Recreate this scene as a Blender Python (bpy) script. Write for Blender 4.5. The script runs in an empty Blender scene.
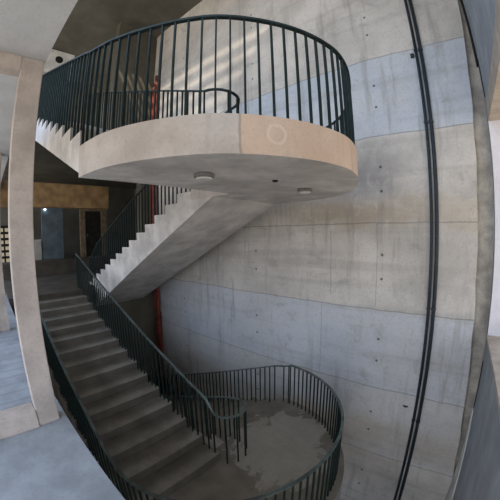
import bpy, bmesh, math, random
from mathutils import Vector, Matrix
random.seed(4)
scene = bpy.context.scene
col = scene.collection
EZ = 1.6725                    # eye height; all heights below are given above the mid-level floor
ZU, ZL = 0.95 + EZ, -3.766 + EZ          # upper and lower landing tops
UPF = ZU + 15 * 0.1748                   # upper floor top
WY = 5.4                                  # back wall face

# ------------------------------------------------------------------ helpers
def tag(o, label=None, cat=None, group=None, kind=None):
    if label: o['label'] = label
    if cat: o['category'] = cat
    if group: o['group'] = group
    if kind: o['kind'] = kind
    return o

def empty(name, loc, label, cat, group=None):
    o = bpy.data.objects.new(name, None)
    o.location = loc
    o.empty_display_size = 0.2
    col.objects.link(o)
    return tag(o, label, cat, group)

def link(name, me, mat, parent=None, smooth=False):
    if mat and not me.materials: me.materials.append(mat)
    if smooth:
        for p in me.polygons: p.use_smooth = True
    o = bpy.data.objects.new(name, me)
    col.objects.link(o)
    if parent:
        o.parent = parent
        o.matrix_parent_inverse = Matrix.Translation(-parent.location)
    return o

def mesh(name, bm):
    bmesh.ops.recalc_face_normals(bm, faces=bm.faces)
    me = bpy.data.meshes.new(name)
    bm.to_mesh(me); bm.free()
    return me

def box_into(bm, a, b):
    vs = [bm.verts.new((x, y, z)) for x in (a[0], b[0]) for y in (a[1], b[1]) for z in (a[2], b[2])]
    for f in ((0,1,3,2),(4,6,7,5),(0,4,5,1),(2,3,7,6),(0,2,6,4),(1,5,7,3)):
        bm.faces.new([vs[i] for i in f])

def boxes(name, lst, mat, parent=None, bevel=0):
    bm = bmesh.new()
    for a, b in lst: box_into(bm, a, b)
    o = link(name, mesh(name, bm), mat, parent)
    if bevel:
        m = o.modifiers.new('bevel', 'BEVEL'); m.width = bevel; m.segments = 2; m.limit_method = 'ANGLE'
    return o

def prism_into(bm, pts, f0, f1):
    """polygon pts (2D) swept between two mapping functions"""
    a = [bm.verts.new(f0(p)) for p in pts]; b = [bm.verts.new(f1(p)) for p in pts]
    bm.faces.new(a); bm.faces.new(b[::-1])
    n = len(pts)
    for i in range(n):
        bm.faces.new((a[i], a[(i+1) % n], b[(i+1) % n], b[i]))

def prism_y(name, pts, y0, y1, mat, parent=None):
    bm = bmesh.new()
    prism_into(bm, pts, lambda p: (p[0], y0, p[1]), lambda p: (p[0], y1, p[1]))
    return link(name, mesh(name, bm), mat, parent)

def prism_z(name, pts, z0, z1, mat, parent=None):
    bm = bmesh.new()
    prism_into(bm, pts, lambda p: (p[0], p[1], z0), lambda p: (p[0], p[1], z1))
    return link(name, mesh(name, bm), mat, parent)

def sweep(name, path, w, h, mat, parent=None):
    """flat bar (w wide, h tall) along a 3D path, kept upright"""
    bm = bmesh.new(); rings = []
    P = [Vector(p) for p in path]
    for i, p in enumerate(P):
        t = (P[min(i+1, len(P)-1)] - P[max(i-1, 0)])
        s = Vector((t.y, -t.x, 0))
        s = s.normalized() if s.length > 1e-6 else Vector((0, 1, 0))
        rings.append([bm.verts.new(p + s*a + Vector((0, 0, b))) for a, b in ((-w/2,-h/2),(w/2,-h/2),(w/2,h/2),(-w/2,h/2))])
    for r, q in zip(rings, rings[1:]):
        for i in range(4): bm.faces.new((r[i], r[(i+1)%4], q[(i+1)%4], q[i]))
    bm.faces.new(rings[0]); bm.faces.new(rings[-1][::-1])
    return link(name, mesh(name, bm), mat, parent)

def tube_into(bm, a, b, r, n=14):
    a, b = Vector(a), Vector(b); d = (b-a).normalized()
    u = d.orthogonal().normalized(); v = d.cross(u)
    R0 = [bm.verts.new(a + r*(u*math.cos(2*math.pi*i/n) + v*math.sin(2*math.pi*i/n))) for i in range(n)]
    R1 = [bm.verts.new(b + r*(u*math.cos(2*math.pi*i/n) + v*math.sin(2*math.pi*i/n))) for i in range(n)]
    for i in range(n): bm.faces.new((R0[i], R0[(i+1)%n], R1[(i+1)%n], R1[i]))
    bm.faces.new(R0); bm.faces.new(R1[::-1])

def tube(name, a, b, r, mat, parent=None, n=14):
    bm = bmesh.new(); tube_into(bm, a, b, r, n)
    return link(name, mesh(name, bm), mat, parent, True)

def lathe(name, prof, loc, mat, parent=None, n=28):
    bm = bmesh.new(); rings = []
    for r, z in prof:
        rings.append([bm.verts.new((loc[0]+r*math.cos(2*math.pi*i/n), loc[1]+r*math.sin(2*math.pi*i/n), loc[2]+z)) for i in range(n)])
    for r, q in zip(rings, rings[1:]):
        for i in range(n): bm.faces.new((r[i], r[(i+1)%n], q[(i+1)%n], q[i]))
    bm.faces.new(rings[0]); bm.faces.new(rings[-1][::-1])
    return link(name, mesh(name, bm), mat, parent)

# ------------------------------------------------------------------ materials
class NT:
    def __init__(s, name):
        s.m = bpy.data.materials.new(name); s.m.use_nodes = True
        s.t = s.m.node_tree; s.b = s.t.nodes['Principled BSDF']
        g = s.t.nodes.new('ShaderNodeNewGeometry'); s.pos = g.outputs['Position']
        x = s.t.nodes.new('ShaderNodeSeparateXYZ'); s.t.links.new(s.pos, x.inputs[0])
        s.x, s.y, s.z = x.outputs
    def put(s, sock, v):
        if hasattr(v, 'is_linked'): s.t.links.new(v, sock)
        else: sock.default_value = v
    def math(s, op, a, b=0.0, c=0.0):
        n = s.t.nodes.new('ShaderNodeMath'); n.operation = op
        for i, v in enumerate((a, b, c)): s.put(n.inputs[i], v)
        return n.outputs[0]
    def scaled(s, v):
        n = s.t.nodes.new('ShaderNodeVectorMath'); n.operation = 'MULTIPLY'
        s.put(n.inputs[0], s.pos); n.inputs[1].default_value = v
        return n.outputs[0]
    def noise(s, scale, detail=4, vec=None, rough=.55, dist=0):
        n = s.t.nodes.new('ShaderNodeTexNoise')
        s.put(n.inputs['Vector'], vec or s.pos)
        n.inputs['Scale'].default_value = scale; n.inputs['Detail'].default_value = detail
        n.inputs['Roughness'].default_value = rough; n.inputs['Distortion'].default_value = dist
        return n.outputs[0]
    def ramp(s, v, lo, hi, a=0.0, b=1.0):
        n = s.t.nodes.new('ShaderNodeMapRange'); n.interpolation_type = 'SMOOTHSTEP'
        s.put(n.inputs[0], v)
        for i, q in enumerate((lo, hi, a, b)): s.put(n.inputs[i+1], q)
        return n.outputs[0]
    def mix(s, f, a, b, mode='MIX'):
        n = s.t.nodes.new('ShaderNodeMix'); n.data_type = 'RGBA'; n.blend_type = mode
        s.put(n.inputs[0], f)
        for i, v in ((6, a), (7, b)):
            s.put(n.inputs[i], (*v, 1) if isinstance(v, tuple) else v)
        return n.outputs[2]
    def line(s, coord, at, w):
        """1 on a thin line coord==at"""
        return s.ramp(s.math('ABSOLUTE', s.math('SUBTRACT', coord, at)), w*.4, w, 1, 0)
    def bump(s, h, strength=.3, dist=.02):
        n = s.t.nodes.new('ShaderNodeBump'); n.inputs['Strength'].default_value = strength
        n.inputs['Distance'].default_value = dist; s.put(n.inputs['Height'], h)
        s.t.links.new(n.outputs[0], s.b.inputs['Normal'])
    def done(s, color, rough=.85, metal=0.0):
        s.put(s.b.inputs['Base Color'], (*color, 1) if isinstance(color, tuple) else color)
        s.put(s.b.inputs['Roughness'], rough); s.put(s.b.inputs['Metallic'], metal)
        s.b.inputs['Specular IOR Level'].default_value = .3
        return s.m

def concrete(name, base, amt=.35, scale=1.3, streak=.25, grain=.25):
    n = NT(name)
    dark = tuple(c*(1-amt) for c in base); light = tuple(min(1, c*(1+amt*.55)) for c in base)
    c = n.mix(n.ramp(n.noise(scale, 6, rough=.62), .3, .72), dark, light)
    st = n.noise(1.0, 4, n.scaled((5, 5, .5)))
    c = n.mix(n.math('MULTIPLY', n.ramp(st, .5, .75), streak), c, tuple(q*.55 for q in base))
    g = n.noise(38, 3)
    c = n.mix(n.math('MULTIPLY', n.ramp(g, .52, .7), grain), c, tuple(q*.6 for q in base))
    n.bump(n.math('ADD', g, n.noise(6, 4)), .25, .01)
    return n.done(c, .88)

def wall_concrete():
    n = NT('board_marked_wall_concrete')
    base = (.56, .53, .485)
    c = n.mix(n.ramp(n.noise(.55, 6, rough=.6), .3, .72), tuple(q*.74 for q in base), tuple(q*1.16 for q in base))
    # bluish tones between some of the lift joints
    joints = [3.479+EZ, 1.822+EZ, .165+EZ, -1.492+EZ, -3.149+EZ, -4.805+EZ, -6.46+EZ]
    wob = n.math('MULTIPLY', n.math('SUBTRACT', n.noise(1.1, 3), .5), .09)
    zz = n.math('ADD', n.z, wob)
    for hi, lo, tint in ((joints[0], joints[1], (.45,.52,.61)), (joints[3], joints[4], (.50,.545,.61)), (joints[4], joints[5], (.53,.545,.56))):
        band = n.math('MULTIPLY', n.ramp(zz, lo-.012, lo+.012), n.ramp(zz, hi-.012, hi+.012, 1, 0))
        c = n.mix(n.math('MULTIPLY', band, n.ramp(n.noise(.45, 4), .25, .7, .35, .75)), c, tint)
    # long horizontal formwork bands
    hb = n.noise(1, 3, n.scaled((.16, .2, 3.4)))
    c = n.mix(n.math('MULTIPLY', n.ramp(hb, .50, .70), .30), c, (.27, .25, .22))
    c = n.mix(n.math('MULTIPLY', n.ramp(hb, .46, .30), .22), c, (.60, .585, .55))
    # golden glow under the landing, painted in as a brown band
    zs = n.math('ADD', n.z, n.math('MULTIPLY', n.math('SUBTRACT', n.noise(.8, 4), .5), .9))
    glow_band = n.math('MULTIPLY', n.math('MULTIPLY', n.ramp(zs, EZ-.05, EZ+.2), n.ramp(zs, EZ+.5, EZ+.85, 1, 0)), n.ramp(n.noise(.5, 4, n.scaled((.6,1,1.6))), .35, .6))
    c = n.mix(n.math('MULTIPLY', glow_band, .55), c, (.34, .27, .18))
    shade_band = n.math('MULTIPLY', n.math('MULTIPLY', n.ramp(zs, EZ+.5, EZ+.8), n.ramp(zs, EZ+1.2, EZ+1.9, 1, 0)), n.ramp(n.noise(.7, 4), .3, .6))  # dark shadow band painted above the glow
    c = n.mix(n.math('MULTIPLY', shade_band, .5), c, (.23, .22, .215))
    low = n.math('MULTIPLY', n.math('MULTIPLY', n.ramp(zs, EZ-4.9, EZ-4.6), n.ramp(zs, EZ-4.2, EZ-3.6, 1, 0)), n.ramp(n.noise(.6, 4), .35, .6))
    c = n.mix(n.math('MULTIPLY', low, .45), c, (.36, .29, .20))
    blot = n.noise(2.3, 7, rough=.7, dist=.5)
    c = n.mix(n.math('MULTIPLY', n.ramp(blot, .52, .7), .42), c, (.62, .61, .59))
    c = n.mix(n.math('MULTIPLY', n.ramp(blot, .46, .3), .4), c, (.25, .24, .225))
    st = n.noise(1.0, 5, n.scaled((4.2, 4, .42)), .65)
    c = n.mix(n.math('MULTIPLY', n.ramp(st, .52, .72), .5), c, (.25, .23, .205))
    c = n.mix(n.math('MULTIPLY', n.ramp(n.noise(26, 4), .5, .72), .28), c, (.25, .24, .22))
    # lift joints and a few vertical board joints
    jl = None
    for j in joints:
        l = n.line(zz, j, .016); jl = l if jl is None else n.math('MAXIMUM', jl, l)
    xw = n.math('ADD', n.x, n.math('MULTIPLY', n.math('SUBTRACT', n.noise(1.3, 3), .5), .05))
    for xv, z0, z1 in ((-2.58, joints[4], joints[3]), (-1.42, joints[3]+.05, joints[2]), (-2.38, joints[3]+.2, joints[2]-.1), (-5.3, joints[4], joints[3]), (-4.2, joints[1], joints[0])):
        l = n.math('MULTIPLY', n.line(xw, xv, .013), n.math('MULTIPLY', n.math('GREATER_THAN', n.z, z0), n.math('LESS_THAN', n.z, z1)))
        jl = n.math('MAXIMUM', jl, n.math('MULTIPLY', l, .7))
    c = n.mix(n.math('MULTIPLY', jl, .5), c, (.16, .15, .14))
    # tie holes: two rows in every lift, every 1.53 m
    fx = n.math('SUBTRACT', n.math('PINGPONG', n.math('ADD', n.x, 1.32+3.06*20), 1.53), 0.0)
    zr = n.math('MODULO', n.math('ADD', n.z, 1.657*20 - (1.822+EZ)), 1.657)
    r1 = n.math('ADD', n.math('POWER', fx, 2.0), n.math('POWER', n.math('SUBTRACT', zr, .6), 2.0))
    r2 = n.math('ADD', n.math('POWER', fx, 2.0), n.math('POWER', n.math('SUBTRACT', zr, 1.06), 2.0))
    hole = n.ramp(n.math('MINIMUM', r1, r2), .0004, .0010, 1, 0)
    c = n.mix(n.math('MULTIPLY', hole, .8), c, (.05, .05, .05))
    h = n.math('SUBTRACT', n.math('ADD', n.math('MULTIPLY', hb, .8), n.noise(9, 5)), n.math('MULTIPLY', n.math('MAXIMUM', jl, hole), 1.2))
    n.bump(h, .35, .012)
    return n.done(c, .86)

def fascia_concrete():
    """landing concrete: warmer tone to the right of the day joint, greyer to the left, a chalky ring on the edge"""
    n = NT('landing_concrete')
    c = n.mix(n.ramp(n.noise(1.6, 6, rough=.62), .3, .72), (.41,.365,.33), (.57,.525,.485))
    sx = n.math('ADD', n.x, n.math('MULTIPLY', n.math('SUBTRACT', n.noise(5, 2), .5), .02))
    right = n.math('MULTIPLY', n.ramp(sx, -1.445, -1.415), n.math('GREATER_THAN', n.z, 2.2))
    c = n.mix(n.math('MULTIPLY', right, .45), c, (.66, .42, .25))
    ang = None
    joint = n.math('MULTIPLY', n.line(sx, -1.43, .009), n.math('GREATER_THAN', n.z, 2.2))
    c = n.mix(n.math('MULTIPLY', joint, .5), c, (.2,.17,.14))
    st = n.noise(1.0, 5, n.scaled((6, 6, .7)), .65)
    c = n.mix(n.math('MULTIPLY', n.ramp(st, .52, .74), .4), c, (.28,.25,.22))
    c = n.mix(n.math('MULTIPLY', n.ramp(n.noise(30, 4), .5, .7), .2), c, (.27,.25,.22))
    dx = n.math('SUBTRACT', n.y, 1.84); dz = n.math('SUBTRACT', n.z, RING_Z)
    d = n.math('SQRT', n.math('ADD', n.math('POWER', n.math('MULTIPLY', dx, 1.15), 2.0), n.math('POWER', dz, 2.0)))
    d = n.math('ADD', d, n.math('MULTIPLY', n.math('SUBTRACT', n.noise(14, 3), .5), .03))
    ring = n.math('MULTIPLY', n.line(d, .075, .016), n.math('GREATER_THAN', n.x, -2.2))
    ring = n.math('MULTIPLY', ring, n.math('GREATER_THAN', n.z, 2.2))
    c = n.mix(n.math('MULTIPLY', ring, .32), c, (.74,.66,.58))
    n.bump(n.math('ADD', n.noise(30, 3), n.noise(5, 4)), .25, .01)
    return n.done(c, .86)
RING_Z = ZU - .15

def worn_landing():
    n = NT('worn_landing_floor')
    c = n.mix(n.ramp(n.noise(2.2, 6), .3, .7), (.15,.135,.11), (.23,.21,.175))
    d = n.math('SQRT', n.math('ADD', n.math('POWER', n.math('SUBTRACT', n.x, -2.35), 2.0), n.math('POWER', n.math('MULTIPLY', n.math('SUBTRACT', n.y, 3.55), .95), 2.0)))
    d = n.math('ADD', d, n.math('MULTIPLY', n.math('SUBTRACT', n.noise(1.7, 6, rough=.65, dist=.6), .5), 2.3))
    patch = n.ramp(d, .86, .95, 1, 0)
    c = n.mix(n.math('MULTIPLY', patch, .75), c, n.mix(n.noise(5, 5), (.27,.245,.205), (.42,.385,.33)))
    c = n.mix(n.math('MULTIPLY', n.ramp(n.noise(24, 4), .5, .7), .3), c, (.18,.165,.14))
    n.bump(n.math('ADD', n.noise(24, 4), n.math('MULTIPLY', patch, .6)), .3, .006)
    return n.done(c, .8)

def paving(name, base, lines):
    n = NT(name)
    c = n.mix(n.ramp(n.noise(1.8, 6, rough=.62), .28, .72), tuple(q*.72 for q in base), tuple(q*1.2 for q in base))
    c = n.mix(n.math('MULTIPLY', n.ramp(n.noise(30, 4), .5, .7), .25), c, tuple(q*.6 for q in base))
    h = n.noise(20, 4)
    if lines:
        f = n.math('PINGPONG', n.x, .11)
        l = n.ramp(f, .0, .03, 1, 0)
        c = n.mix(n.math('MULTIPLY', l, .4), c, tuple(q*.55 for q in base))
        h = n.math('SUBTRACT', h, n.math('MULTIPLY', l, 1.5))
    n.bump(h, .25, .008)
    return n.done(c, .7)

def simple(name, base, var=.2, scale=6, rough=.5, metal=0.0, bump=.1):
    n = NT(name)
    v = n.noise(scale, 5)
    c = n.mix(n.ramp(v, .3, .7), tuple(q*(1-var) for q in base), tuple(min(1, q*(1+var)) for q in base))
    if bump: n.bump(v, bump, .004)
    return n.done(c, rough, metal)

M_wall = wall_concrete()
M_land = fascia_concrete()
M_flight = concrete('stair_concrete', (.585,.56,.53), .3, 1.6, .35)
M_step = concrete('worn_step_concrete', (.36,.335,.30), .35, 2.2, .1)
def shaded_steps(x0, tread):
    """concrete steps with light painted in: risers and tread backs shaded dark, nosings lightened and rubbed pale"""
    n = NT('shaded_step_concrete')
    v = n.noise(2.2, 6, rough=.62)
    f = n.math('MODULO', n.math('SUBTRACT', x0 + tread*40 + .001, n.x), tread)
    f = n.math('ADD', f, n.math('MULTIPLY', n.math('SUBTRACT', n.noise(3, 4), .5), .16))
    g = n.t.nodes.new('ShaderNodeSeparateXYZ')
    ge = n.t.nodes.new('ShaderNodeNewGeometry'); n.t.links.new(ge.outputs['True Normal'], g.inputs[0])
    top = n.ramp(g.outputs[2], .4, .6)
    nose_light = n.math('MULTIPLY', n.ramp(f, .06, .30, 1, 0), top)
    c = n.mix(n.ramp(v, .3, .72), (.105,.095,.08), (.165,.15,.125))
    c = n.mix(nose_light, c, n.mix(n.ramp(v, .3, .7), (.19,.175,.15), (.30,.28,.25)))
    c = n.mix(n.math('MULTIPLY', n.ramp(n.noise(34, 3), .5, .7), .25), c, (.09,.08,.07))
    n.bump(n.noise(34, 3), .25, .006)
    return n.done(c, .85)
M_lowstep = shaded_steps(-2.94, .4249)
M_floorland = worn_landing()
M_portal = concrete('portal_concrete', (.44,.385,.345), .22, 3.5, .25)
M_soffit = concrete('gallery_soffit_concrete', (.53,.54,.545), .14, 1.4, .05)
M_gfloor = paving('gallery_floor_paving', (.30,.325,.355), False)
M_gfloor2 = paving('grooved_gallery_paving', (.33,.365,.41), True)
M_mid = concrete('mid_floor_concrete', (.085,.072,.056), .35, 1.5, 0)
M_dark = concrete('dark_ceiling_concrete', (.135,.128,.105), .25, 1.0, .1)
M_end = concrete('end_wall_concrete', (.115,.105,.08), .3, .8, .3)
M_right = concrete('right_wall_concrete', (.30,.33,.36), .25, 1.4, .3)
M_rough = concrete('rough_edge_concrete', (.40,.375,.33), .4, 3, .4, .4)
M_reveal = concrete('window_reveal_plaster', (.70,.69,.74), .08, 2, .05)
M_sill = concrete('window_sill_concrete', (.46,.40,.34), .25, 3, .2)
M_rail = simple('dark_green_steel', (.010,.021,.019), .3, 9, .65, .2)
M_hand = simple('pale_handrail_steel', (.10,.125,.12), .35, 7, .40, .3)  # paler steel for the lower handrails
M_hand2 = simple('dark_handrail_steel', (.018,.03,.029), .3, 7, .65, .2)
M_red = simple('red_pipe_paint', (.19,.045,.032), .3, 5, .45)
M_rust = simple('rusty_pipe_paint', (.20,.05,.03), .4, 5, .6)
M_cable = simple('black_conduit', (.02,.028,.036), .3, 12, .45)
M_light = simple('grey_light_rim', (.15,.145,.135), .12, 9, .5)
M_lens = simple('frosted_light_lens', (.52,.51,.48), .06, 6, .3)
M_wood = simple('brown_timber', (.24,.145,.06), .3, 3, .6)
M_frame = simple('brown_door_frame', (.22,.165,.10), .25, 5, .55)
M_door = simple('dark_door_leaf', (.025,.024,.020), .3, 5, .4)
M_blue = simple('blue_grey_panel', (.12,.155,.175), .25, 2, .6)
M_pale = simple('pale_cabinet_paint', (.42,.41,.36), .15, 4, .5)
M_white = simple('pale_white_finish', (.60,.60,.58), .15, 3, .8)
M_hole = simple('dark_pipe_opening', (.012,.012,.012), .1, 4, .9)

# ------------------------------------------------------------------ setting
def st(o): o['kind'] = 'structure'; return o

# back wall, its right end slightly bowed and rough
bm = bmesh.new()
pts = [(-9.35, -7.6)]
zs = [-7.6 + i*.3 for i in range(60)]
for z in zs:
    zr = z - EZ
    pts.append((.34 + .011*min(zr*zr, 25) + .007*math.sin(z*5.1) + .005*math.sin(z*13.7), z))
pts.append((-9.35, zs[-1]))
prism_into(bm, pts, lambda p: (p[0], WY, p[1]), lambda p: (p[0], WY+.16, p[1]))
st(link('wall_back', mesh('wall_back', bm), M_wall))
st(boxes('trim_1', [((.1, WY+.13, -7.6), (.62, WY+.4, 10))], M_rough))
# right wall around a wide deep opening
WX = .62; OT, OB = 1.83+EZ, -1.72+EZ
st(boxes('wall_right', [((WX, 1.7, OT), (WX+.9, WY+.4, 8.2+EZ)), ((WX, .446, -7.6), (WX+.9, WY+.4, OB-.06)), ((WX, .446, OB-.06), (WX+.9, 1.7, 8.2+EZ)), ((WX, WY+.02, OB), (WX+.9, WY+.4, OT))], M_right))
win = st(boxes('window_1', [((WX+.001, WY-.02, OB), (WX+1.0, WY+.019, OT))], M_reveal))
st(boxes('window_sill', [((WX-.015, 1.701, OB-.06), (WX+1.0, WY-.021, OB))], M_sill, win))
st(boxes('window_lintel', [((WX-.004, 1.701, OT-.001), (WX+.95, WY-.021, OT+.3))], M_sill, win))
# dark expansion gap and seams between back wall and right wall
st(boxes('trim_2', [((WX-.03, WY-.02, 2.9+EZ), (WX+.01, WY+.14, 6.5+EZ)), ((WX-.012, WY-.08, 2.25+EZ), (WX+.01, WY-.04, 2.95+EZ)), ((WX-.012, WY-.05, -3.1+EZ), (WX+.01, WY+.0, -2.2+EZ))], M_hole))
bm = bmesh.new()
prism_into(bm, [(5.38, -3.15+EZ), (5.38, -6.6+EZ), (3.3, -6.6+EZ)], lambda p: (WX-.02, p[0], p[1]), lambda p: (WX+.01, p[0], p[1]))
st(link('trim_3', mesh('trim_3', bm), M_white))  # pale triangular panel low on the right wall
# left end of the well
st(boxes('wall_left', [((-9.7, .446, -7.6), (-9.36, WY+.16, -.34)), ((-9.7, 4.96, 0), (-9.36, WY+.16, UPF)), ((-9.7, 3.75, UPF), (-9.36, WY+.16, RZ if False else 8.2+EZ))], M_end))
st(boxes('wall_front', [((-18, .1, -7.6), (-1.6, .44, -.36)), ((-1.6, .1, -7.6), (WX+.9, .44, -4.6)), ((-1.6, .1, -.9), (WX+.9, .44, -.36))], M_flight))  # unseen front wall; low opening at the right added to let light in
st(boxes('floor.001', [((-9.7, .44, -7.8), (WX+.9, WY+.4, -7.6))], M_flight))
# mid floor and far room
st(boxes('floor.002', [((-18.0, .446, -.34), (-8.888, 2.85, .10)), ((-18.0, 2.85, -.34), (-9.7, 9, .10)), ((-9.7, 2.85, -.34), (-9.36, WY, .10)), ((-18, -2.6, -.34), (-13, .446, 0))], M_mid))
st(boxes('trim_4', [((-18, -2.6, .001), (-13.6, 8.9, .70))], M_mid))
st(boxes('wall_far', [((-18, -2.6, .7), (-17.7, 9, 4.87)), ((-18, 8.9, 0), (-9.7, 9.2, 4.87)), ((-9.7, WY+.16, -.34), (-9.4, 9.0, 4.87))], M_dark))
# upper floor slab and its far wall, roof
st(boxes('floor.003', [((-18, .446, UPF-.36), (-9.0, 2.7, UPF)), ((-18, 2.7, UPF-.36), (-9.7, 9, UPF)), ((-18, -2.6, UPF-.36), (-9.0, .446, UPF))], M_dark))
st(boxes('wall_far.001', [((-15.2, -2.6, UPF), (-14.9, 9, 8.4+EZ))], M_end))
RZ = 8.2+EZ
st(boxes('ceiling.001', [((-16, -4.0, RZ), (-7.4, WY+.4, RZ+.3)), ((-7.4, -4.0, RZ), (9, 2.3, RZ+.3)), ((-7.4, 3.95, RZ), (WX+.9, WY+.4, RZ+.3))], M_dark))  # unseen front and right overhang extended to block the sun
# slatted skylight beside the wall: the sun draws stripes high on the wall through it
bm = bmesh.new()
for i in range(6):
    y = 2.3 + i*.29
    box_into(bm, (-7.4, y, RZ+.22), (-1.0, y+.15, RZ+.27))
box_into(bm, (-1.0, 2.3, RZ), (WX+.9, 3.95, RZ+.3))
st(link('window_3', mesh('window_3', bm), M_dark))
# gallery the camera stands in
GE = .445
st(boxes('floor', [((-3.2, -2.6, -.36), (WX+2.2, GE, 0))], M_gfloor))
st(boxes('floor.004', [((-13.0, -2.6, -.36), (-3.2, GE, -.001))], M_gfloor2))
st(boxes('sun_block_canopy', [((WX+2.25, -4.0, OT), (7.5, .5, OT+.3)), ((WX+.95, .5, OT), (7.5, WY+.4, OT+.3))], M_soffit))  # added canopy outside the right opening, unseen, keeps the sun out
st(boxes('ceiling', [((-13.0, -2.6, 1.60+EZ), (WX+2.2, .385, 2.0+EZ))], M_soffit))

def portal(x, label, deep=.16, y0=.18, y1=.376):
    e = empty('portal_frame', (x, .28, 0), label, 'concrete frame', 'gallery portal frames')
    boxes('column', [((x-deep/2, y0, 0), (x+deep/2, y1, 1.6+EZ))], M_portal, e, .008)
    boxes('lintel', [((x-deep/2, -1.6, 1.47+EZ), (x+deep/2, y0-.001, 1.6+EZ))], M_portal, e, .006)
    boxes('threshold', [((x-deep/2-.02, -1.6, 0), (x+deep/2+.02, y0-.001, .17))], M_portal, e, .008)
    boxes('column', [((x-deep/2, -1.82, 0), (x+deep/2, -1.601, 1.6+EZ))], M_portal, e, .008)
    return e
portal(-2.76, 'pale concrete portal frame with tall column at the near left, closest to the viewer')
portal(-6.2, 'second pale concrete portal frame further along the gallery, its column at the left edge', y0=.06, y1=.25)

# ------------------------------------------------------------------ stairs
def flight(label, xf, dirx, tread, rise, zb, y0, y1, soffit, matstep, n=15):
    """n risers; riser i stands at xf + dirx*i*tread. soffit: (xa, za, xb, zb) on the underside"""
    e = empty('stair_flight', (xf, (y0+y1)/2, zb), label, 'stairs', 'concrete stair flights')
    xe = xf + dirx*(n-1)*tread; zt = zb + (n-1)*rise
    pts = [(xf, zb), (xe, zt)] + soffit
    bm = bmesh.new()
    prism_into(bm, pts, lambda p: (p[0], y0, p[1]), lambda p: (p[0], y1, p[1]))
    link('flight_slab', mesh('flight_slab', bm), M_flight, e)
    for i in range(n-1):
        x0 = xf + dirx*i*tread; x1 = x0 + dirx*tread
        bm = bmesh.new()
        prism_into(bm, [(x0, zb+i*rise), (x0, zb+(i+1)*rise), (x1, zb+(i+1)*rise)], lambda p: (p[0], y0, p[1]), lambda p: (p[0], y1, p[1]))
        me = mesh('step', bm)
        me.materials.append(M_flight); me.materials.append(matstep)
        for p in me.polygons:
            if abs(p.normal.y) < .5: p.material_index = 1
        link('step', me, None, e)
    return e

MF = .10
RB = 2.622/15; RL = (2.0935+MF)/15
YN0, YN1 = .871, 2.609          # near flights
YB0, YB1 = 3.104, 4.90          # back flights
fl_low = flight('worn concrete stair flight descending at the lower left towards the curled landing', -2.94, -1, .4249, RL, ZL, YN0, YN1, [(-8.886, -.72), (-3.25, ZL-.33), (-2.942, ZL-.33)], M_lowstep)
fl_back = flight('pale concrete flight with stepped sides and broad sloping soffit, rising under the big landing', -3.994-14*.4222, 1, .4222, RB, 0, YB0, YB1, [(-3.994, ZU-.331), (-3.42, ZU-.331), (-9.355, -.60), (-9.355, .001)], M_step)
fl_up = flight('topmost concrete flight behind the column, jagged step ends at upper left of big landing', -3.025, -1, .4244, RB, ZU, YN0, YN1, [(-8.99, UPF-.5), (-3.027, ZU-.28)], M_step)
XL = -3.30     # top riser of the lowest flight
fl_under = flight('lowest shadowed flight going down behind the railed lower landing', XL-14*.4222, 1, .4222, RB, ZL-15*RB, YB0, YB1, [(XL, ZL-.331), (XL+.35, ZL-.331), (-9.2, ZL-15*RB-.35)], M_floorland)
st(boxes('floor.005', [((-9.355, YN0, ZL-15*RB-.35), (-9.22, YB1, ZL-15*RB))], M_mid))
for e in (fl_back,): pass

CX, CY, R, RX = -2.978, 2.885, 2.012, 1.945
def upper_outline(inset=0.0, step=.05):
    """plan curve of the upper landing edge, from the near flight round to the back flight, resampled evenly"""
    P = [(-3.35, .871), (-3.026, .871), (-2.76, .89), (-2.50, .935), (-2.18, 1.055), (-1.82, 1.255), (-1.53, 1.48), (-1.27, 1.81), (-1.09, 2.14), (-.99, 2.46), (-.963, 2.76)]
    P[-1] = (-.965, 2.70)
    P += [(-1.0, 3.0), (-1.09, 3.32), (-1.23, 3.68), (-1.44, 4.08), (-1.75, 4.45), (-2.2, 4.74), (-2.65, 4.875), (-2.97, 4.897), (-3.3, 4.897)]
    D = []
    for i in range(1, len(P)-2):
        for k in range(16):
            t = k/16; p0, p1, p2, p3 = P[i-1], P[i], P[i+1], P[i+2]
            D.append(tuple(.5*((2*p1[j]) + (p2[j]-p0[j])*t + (2*p0[j]-5*p1[j]+4*p2[j]-p3[j])*t*t + (3*p1[j]-p0[j]-3*p2[j]+p3[j])*t**3) for j in (0, 1)))
    D.append(P[-2])
    Lc = [0]
    for a, b in zip(D, D[1:]): Lc.append(Lc[-1] + math.dist(a, b))
    n = max(2, round(Lc[-1]/step)); out = []; j = 0
    for i in range(n+1):
        L = Lc[-1]*i/n
        while j < len(D)-2 and Lc[j+1] < L: j += 1
        t = (L-Lc[j])/max(1e-9, Lc[j+1]-Lc[j])
        a = math.atan2(D[j+1][1]-D[j][1], D[j+1][0]-D[j][0])
        x = D[j][0] + (D[j+1][0]-D[j][0])*t; y = D[j][1] + (D[j+1][1]-D[j][1])*t
        out.append((x - inset*math.sin(a), y + inset*math.cos(a), a))
    return out
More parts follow.
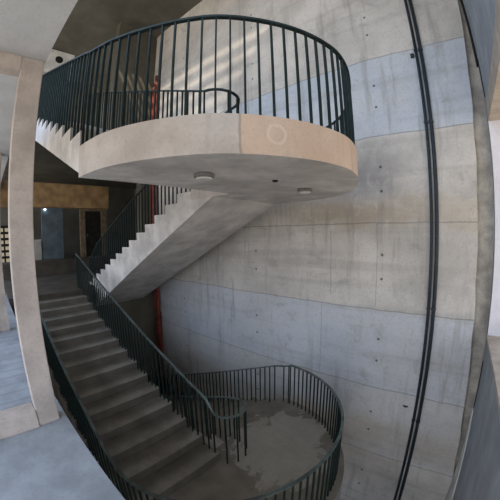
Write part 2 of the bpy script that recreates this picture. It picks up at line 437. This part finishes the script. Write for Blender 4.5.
def landing(name, label, z, xn, xb, xg, thick, topmat, edge=None):
    e = empty(name, (CX, CY, z), label, 'landing', 'rounded stair landings')
    pts = [(xn, CY-R)]
    for i in range(0, 61):
        a = -math.pi/2 + math.pi*i/60
        pts.append((CX + RX*math.cos(a), CY + R*math.sin(a)))
    pts = [p for p in pts if p[0] >= xn-.001]
    if edge: pts = [(xn, YN0)] + [(p[0], p[1]) for p in edge]
    if not edge: pts.append((xn, CY+R))
    pts += [(xb, pts[-1][1]), (xb, YB0), (xg, YB0), (xg, YN1), (xn, YN1)]
    # drop duplicates
    q = []
    for p in pts:
        if not q or (abs(p[0]-q[-1][0]) + abs(p[1]-q[-1][1])) > 1e-4: q.append(p)
    o = prism_z('landing_slab', q, z-thick, z, M_land, e)
    o.data.materials.append(topmat)
    for p in o.data.polygons:
        if p.normal.z > .9: p.material_index = 1
        if p.normal.z < -.9: p.material_index = 2
    o.data.materials.append(M_flight)
    return e
landing('stair_landing', 'big rounded concrete landing overhead with a warm toned curved edge and two round lights', ZU, -3.026, -3.993, -3.02, .33, M_step, upper_outline())
landing('stair_landing', 'rounded lower landing with a patchy worn floor ringed by a dark railing', ZL, -2.941, XL+.001, -3.2, .33, M_floorland)

# ------------------------------------------------------------------ railings
def unit_bar():
    bm = bmesh.new(); box_into(bm, (-.007, -.014, 0), (.007, .014, 1))   # x along the rail, y across it
    me = mesh('baluster', bm); me.materials.append(M_rail); return me
BAR = unit_bar()
def baluster(parent, x, y, z0, z1, ang):
    o = bpy.data.objects.new('baluster', BAR); col.objects.link(o)
    o.parent = parent; o.matrix_parent_inverse = Matrix.Translation(-parent.location)
    o.location = (x, y, z0); o.rotation_euler = (0, 0, ang); o.scale = (1, 1, z1-z0)
    return o
HR = .954
class Rail:
    def __init__(s, label, loc, name='stair_railing'):
        s.e = empty(name, loc, label, 'railing', 'steel stair railings'); s.path = []
    def add(s, x, y, z): s.path.append((x, y, z))
    def bar(s, x, y, zb, zt, ang=0): baluster(s.e, x, y, zb, zt-.008, ang)
    def finish(s, w=.042, h=.022, mat=None): sweep('handrail', s.path, w, h, mat or M_hand2, s.e); return s.e

def flight_bars(rl, xf, dirx, tread, rise, zb, y, n=15, per=3, hr=HR, off=.75, foot=2.5):
    """balusters and rail over a flight, returned from foot to head; the rail eases out of the level at the foot"""
    pts = []
    for i in range(n-1):
        for k in range(per):
            u = (k+.5)/per; s_ = i+u
            if s_ < foot:
                t = s_/foot; f1 = foot+off
                hh = f1*(3*t*t-2*t**3) + foot*(t**3-t*t)
                hh = max(hh, s_*.72)
            else: hh = s_+off
            zt = zb + rise*hh + hr
            x = xf + dirx*s_*tread
            rl.bar(x, y, zb+(i+1)*rise-.003, zt)
            pts.append((x, y, zt))
    return pts

def arc_pts(cx, cy, rx, r0, r1, a0, a1, n):
    out = []
    for i in range(n):
        a = a0 + (a1-a0)*i/(n-1)
        ry = r0 if math.sin(a) < 0 else r1
        out.append((cx + rx*math.cos(a), cy + ry*math.sin(a), math.atan2(ry*math.cos(a), -rx*math.sin(a))))
    return out

# lower outer railing: near side of the lower flight, round the landing, a little down the lowest flight
r = Rail('long dark railing along the near side of the lower flight and round the lower landing', (-2.9, CY-1.98, ZL))
p = flight_bars(r, -2.94, -1, .4249, RL, ZL, YN0+.03)
for q in reversed(p): r.add(*q)
zt = ZL + HR
for x, y, a in arc_pts(CX+.02, CY, 1.81, 1.99, 1.88, -math.pi/2, math.pi/2, 53):
    r.bar(x, y, ZL-.003, zt, a)
for x, y, a in arc_pts(CX+.02, CY, 1.81, 1.99, 1.88, -math.pi/2, math.pi/2, 85): r.add(x, y, zt)
x0 = XL
def lowest_bars(r, y, i0, i1):
    for i in range(i0, i1):
        x = x0 - .07 - i*.1407; z = ZL - (i//3+1)*RB
        r.bar(x, y, z-.003, zt - .10 - (i+.5)*RB/3)
        r.add(x, y, zt - .10 - (i+.5)*RB/3)
for i in range(2): r.bar(CX-.02-i*.13, CY+1.88, ZL-.003, zt-.02-i*.05); r.add(CX-.02-i*.13, CY+1.88, zt-.02-i*.05)
r.add(x0-.07, CY+1.88, zt-.10-.5*RB/3)
r.finish(mat=M_hand)
r = Rail('dark railing going down the lowest flight beyond the lower landing', (-5.1, CY+1.88, ZL-5*RB))
lowest_bars(r, CY+1.88, 0, 42)
r.finish(mat=M_hand)

def loop(cx, y0, y1, z, za, zc, n=9):
    """half loop of handrail bulging to +x between y0 and y1"""
    ym, ry = (y0+y1)/2, (y1-y0)/2
    out = []
    for i in range(n):
        t = i/(n-1); a = -math.pi/2 + math.pi*t
        out.append((cx + ry*1.0*math.cos(a), ym + ry*math.sin(a), za*(1-t) + zc*t))
    return out
YI, YO = YN1-.05, YB0+.05
# lower inner railing: lower flight inner side with the curl at its foot
r = Rail('dark railing down the inner side of the lower flight ending in a curled handrail', (-2.9, YI, ZL))
p = flight_bars(r, -2.94, -1, .4249, RL, ZL, YI, off=1.05, foot=.6)
for i in range(4): r.bar(-8.95-i*.13, YI, MF-.003, p[-1][2]+.02+i*.035)
r.add(-9.36, YI, p[-1][2]+.14)
for q in reversed(p): r.add(*q)
cl = -2.96
L = loop(cl, YI, YO, zt, zt, zt, 11)
for q in L: r.add(*q)
for i in (2, 4, 6, 8): r.bar(L[i][0], L[i][1], ZL-.003, zt)
for i in range(3): r.bar(CX-.02-i*.12, YO, ZL-.003, zt-.02-i*.035); r.add(CX-.02-i*.12, YO, zt-.02-i*.035)
lowest_bars(r, YO, 0, 30)
r.finish(mat=M_hand)

# inner railing of the back flight, loop on the upper landing, inner side of the topmost flight
zu_t = ZU + HR; zi_t = ZU + 1.05
r = Rail('dark railing with thin bars rising along the pale back flight below the big landing', (-9.8, YO, 0))
p = flight_bars(r, -3.994-14*.4222, 1, .4222, RB, 0, YO)
for q in p: r.add(*q)
r.add(-3.58, YO, zi_t-.16); r.finish()
r = Rail('inner railing on the big landing curling back and up behind the tall outer bars', (-3.0, YI, ZU))
for i in range(5): r.bar(-3.55+i*.135, YO, ZU-.003, zi_t-.15+i*.035)
r.add(-3.58, YO, zi_t-.16); r.add(-3.3, YO, zi_t-.06)
L = loop(-2.98, YI, YO, zi_t, zi_t+.10, zi_t+.02, 11)[::-1]
for q in L: r.add(*q)
for i in (2, 4, 6, 8): r.bar(L[i][0], L[i][1], ZU-.003, L[i][2])
r.bar(-2.985, YI, ZU-.003, zi_t+.09)
p = flight_bars(r, -3.025, -1, .4244, RB, ZU, YI, hr=1.05, off=.65, foot=0)
for q in p: r.add(*q)
r.finish()

# upper outer railing
r = Rail('tall dark railing round the curved edge of the big overhead landing', (-3.0, CY-1.97, ZU))
p = flight_bars(r, -3.025, -1, .4244, RB, ZU, YN0+.03, hr=1.0, off=.75, foot=0)
for q in reversed(p): r.add(*q)
def lift(x, y): 
    return .175*max(0, min(1, (-1.95-x)/1.1))**2 if y < 2 else 0
for x, y, a in upper_outline(.03, .124): r.bar(x, y, ZU-.003, zu_t+lift(x, y), a)
for x, y, a in upper_outline(.03, .05): r.add(x, y, zu_t+lift(x, y))
for i in range(8):
    x = -2.97-i*.135; r.bar(x, 4.867, ZU-.003, zu_t); r.add(x, 4.867, zu_t)
r.finish()
r = Rail('outer railing of the back flight, seen through the bars against the wall', (-9.8, YB1-.04, 0))
p = flight_bars(r, -3.994-14*.4222, 1, .4222, RB, 0, YB1-.04)
for q in p: r.add(*q)
r.finish()

# ------------------------------------------------------------------ services
def ceiling_light(x, y, label):
    z = ZU - .33
    e = empty('ceiling_light', (x, y, z), label, 'light', 'lights under the landing')
    lathe('rim', [(.095, 0.0), (.105, -.012), (.105, -.04), (.088, -.048)], (x, y, z), M_light, e)
    lathe('lens', [(.086, -.046), (.080, -.060), (.05, -.070), (.01, -.073)], (x, y, z), M_lens, e)
ceiling_light(-2.17, 1.86, 'round grey bulkhead light under the big landing, nearer the stair flight')
ceiling_light(-1.93, 3.50, 'round grey bulkhead light under the big landing, near the back wall')
o = lathe('smoke_detector', [(.035, 0), (.035, -.012), (.02, -.02)], (-1.88, 2.70, ZU-.33), M_hole)
tag(o, 'small dark round detector between the two lights under the landing', 'detector')

def pipe(name, x, y, z0, z1, r, mat, label, collars):
    e = empty(name, (x, y, z0), label, 'pipe', 'pipes in the corner')
    tube('pipe_run', (x, y, z0), (x, y, z1), r, mat, e)
    for c in collars:
        tube('collar', (x, y, c-.05), (x, y, c+.05), r*1.28, mat, e)
        boxes('bracket', [((x-.02, y+r*.6, c-.19), (x+.02, WY-.001, c-.15))], M_cable, e)
pipe('fire_riser_pipe', -8.95, 5.28, -7.6, 6.1+EZ, .075, M_red, 'thick red vertical pipe in the far corner of the stairwell', (-3.4, -1.2, 1.1, 3.6, 5.2, 7.4))
pipe('riser_pipe', -9.18, 5.30, -7.6, 5.7+EZ, .05, M_rust, 'thinner rusty pipe left of the thick red pipe in the corner', (-3.0, -.8, 1.5, 4.2))

def conduit(x, label, r):
    e = empty('conduit', (x, WY-.04, -7.6), label, 'conduit', 'conduits on the wall')
    tube('conduit_run', (x, WY-.04, -7.6), (x, WY-.04, 8.2+EZ), r, M_cable, e, 10)
    for c in (-5.2, -2.0, .3, 3.6, 5.05, 6.6):
        boxes('clip', [((x-r-.006, WY-.04-r-.006, c), (x+r+.006, WY-.001, c+.035))], M_cable, e)
conduit(-.425, 'black vertical conduit on the big concrete wall, left one of the close pair', .028)
conduit(-.335, 'black vertical conduit on the big concrete wall, right one of the close pair', .034)
bx = empty('junction_box', (-.52, WY-.02, 3.30+EZ), 'small dark junction box beside the conduit pair, high on the wall', 'junction box')
boxes('body', [((-.54, WY-.05, 3.27+EZ), (-.47, WY+.001, 3.35+EZ))], M_cable, bx, .006)
boxes('cover', [((-.535, WY-.056, 3.275+EZ), (-.475, WY-.0505, 3.345+EZ))], M_cable, bx)
ab = empty('wall_bracket', (-.62, WY-.02, -3.05+EZ), 'tiny dark metal bracket on the wall left of the conduits, low down', 'bracket')
boxes('plate', [((-.68, WY-.012, -3.42+EZ), (-.58, WY-.001, -3.39+EZ))], M_cable, ab)
boxes('stud', [((-.64, WY-.05, -3.415+EZ), (-.62, WY-.0125, -3.395+EZ))], M_cable, ab)

# ------------------------------------------------------------------ far room
bmr = boxes('ceiling_beam', [((-11.25, -2.5, 1.12+EZ), (-11.0, 4.38, 1.98+EZ))], M_wood)
tag(bmr, 'broad brown beam across the dark far room beyond the stair head', 'beam')
d = empty('door_frame', (-14.9, 5.05, .7), 'brown framed dark door in the far room under the beam', 'door')
boxes('jamb', [((-15.0, 4.36, .70), (-14.85, 4.62, 3.20))], M_frame, d)
boxes('jamb', [((-15.0, 5.48, .70), (-14.85, 5.78, 3.20))], M_frame, d)
boxes('head', [((-15.0, 4.62, 3.03), (-14.85, 5.48, 3.20))], M_frame, d)
lf = boxes('door_leaf', [((-14.97, 4.621, .71), (-14.91, 5.479, 3.029))], M_door, d)
boxes('handle', [((-14.90, 4.70, 1.72), (-14.87, 4.76, 1.86))], M_light, lf)
b = boxes('partition_panel', [((-15.1, 2.48, .701), (-14.95, 3.50, 3.30))], M_blue)
tag(b, 'blue-grey partition panel left of the framed door in the far room', 'panel')
b = empty('cabinet', (-15.0, 2.2, .7), 'small pale cabinet beside the blue-grey partition in the far room', 'cabinet')
boxes('carcass', [((-15.2, 1.95, .70), (-14.9, 2.42, 1.62))], M_pale, b)
boxes('door_panel', [((-14.899, 1.98, .74), (-14.885, 2.39, 1.58))], M_pale, b)
boxes('top', [((-15.22, 1.93, 1.621), (-14.88, 2.44, 1.66))], M_white, b)

# lantern lamp on the partition head
lp = empty('wall_lamp', (-14.9, 2.62, 3.05), 'small lit lamp at the top of the blue-grey partition', 'lamp')
mlamp = bpy.data.materials.new('lit_lamp_glass'); mlamp.use_nodes = True
pb = mlamp.node_tree.nodes['Principled BSDF']; pb.inputs['Emission Color'].default_value = (.75, .88, 1, 1); pb.inputs['Emission Strength'].default_value = 6
boxes('lamp_shade', [((-14.94, 2.56, 3.1), (-14.82, 2.70, 3.16))], M_cable, lp)
boxes('bulb', [((-14.93, 2.59, 3.05), (-14.84, 2.67, 3.099))], mlamp, lp)
# lit lattice window at the far left
mw = bpy.data.materials.new('lit_window_glass'); mw.use_nodes = True
pb = mw.node_tree.nodes['Principled BSDF']; pb.inputs['Emission Color'].default_value = (1, .86, .62, 1); pb.inputs['Emission Strength'].default_value = .16; pb.inputs['Base Color'].default_value = (.2, .16, .1, 1)
w = st(boxes('window_2', [((-15.2, .50, .64), (-15.12, 1.05, 2.35))], M_hole))
for j in range(6):
    for i in range(2):
        st(boxes('pane', [((-15.119, .54+i*.26, .70+j*.275), (-15.11, .54+i*.26+.18, .70+j*.275+.16))], mw, w))

# concrete box beam at roof level
bb = empty('box_beam', (-12.3, 2.3, 7.1+EZ), 'pale concrete box beam with a round dark hole high under the roof at upper left', 'beam')
boxes('beam_body', [((-13.1, 1.0, 7.0+EZ), (-12.5, 3.0, 8.15+EZ))], M_white, bb)
tube('hole_sleeve', (-12.52, 2.35, 7.72+EZ), (-12.49, 2.35, 7.72+EZ), .17, M_hole, bb, 20)

# ------------------------------------------------------------------ light
world = bpy.data.worlds.new('daylight'); scene.world = world; world.use_nodes = True
wt = world.node_tree; bg = wt.nodes['Background']
tc = wt.nodes.new('ShaderNodeTexCoord'); sp = wt.nodes.new('ShaderNodeSeparateXYZ'); wt.links.new(tc.outputs['Generated'], sp.inputs[0])
mr = wt.nodes.new('ShaderNodeMapRange'); wt.links.new(sp.outputs[2], mr.inputs[0])
mr.inputs[1].default_value = -.15; mr.inputs[2].default_value = .5
mx = wt.nodes.new('ShaderNodeMix'); mx.data_type = 'RGBA'; wt.links.new(mr.outputs[0], mx.inputs[0])
mx.inputs[6].default_value = (.42, .37, .31, 1); mx.inputs[7].default_value = (.62, .76, 1.0, 1)
wt.links.new(mx.outputs[2], bg.inputs[0]); bg.inputs[1].default_value = 2.6
sun = bpy.data.lights.new('sun', 'SUN'); sun.energy = 2.6; sun.angle = math.radians(1.2); sun.color = (1, .86, .68)
so = bpy.data.objects.new('sun', sun); col.objects.link(so)
so.rotation_euler = Vector((-.8, .5, -.87)).to_track_quat('-Z', 'Y').to_euler()

# ------------------------------------------------------------------ camera (wide lens with barrel distortion)
cam = bpy.data.cameras.new('camera'); co = bpy.data.objects.new('camera', cam); col.objects.link(co)
rows = [[0.7637051723106608, 0.6453198664264584, -0.017795498905107687], [-0.024685660598565813, 0.05673770381865552, 0.9980838898239962], [-0.6450930382098045, 0.761802535412376, -0.05926102507145293]]
r_, u_, f_ = (Vector(q).normalized() for q in rows)
m = Matrix((r_, u_, -f_)).transposed().to_4x4(); m.translation = (0, 0, EZ)
co.matrix_world = m
cam.type = 'PANO'
cam.sensor_width = 36; cam.sensor_height = 36; cam.sensor_fit = 'HORIZONTAL'
def setp(k, v):
    for tgt in (cam, getattr(cam, 'cycles', None)):
        try: setattr(tgt, k, v); return
        except Exception: pass
setp('panorama_type', 'FISHEYE_LENS_POLYNOMIAL')
setp('fisheye_fov', math.radians(180))
for k, v in enumerate((0.0, -0.04983195210470511, 2.3009274614388845e-05, 1.3357379383653891e-05, -1.8953378119049356e-07)):
    setp('fisheye_polynomial_k%d' % k, v)
cam.clip_start = .02; cam.clip_end = 200
scene.camera = co
vs = scene.view_settings
vs.view_transform = 'Standard'; vs.look = 'None'; vs.exposure = 0.75; vs.gamma = 1.0; vs.use_curve_mapping = False
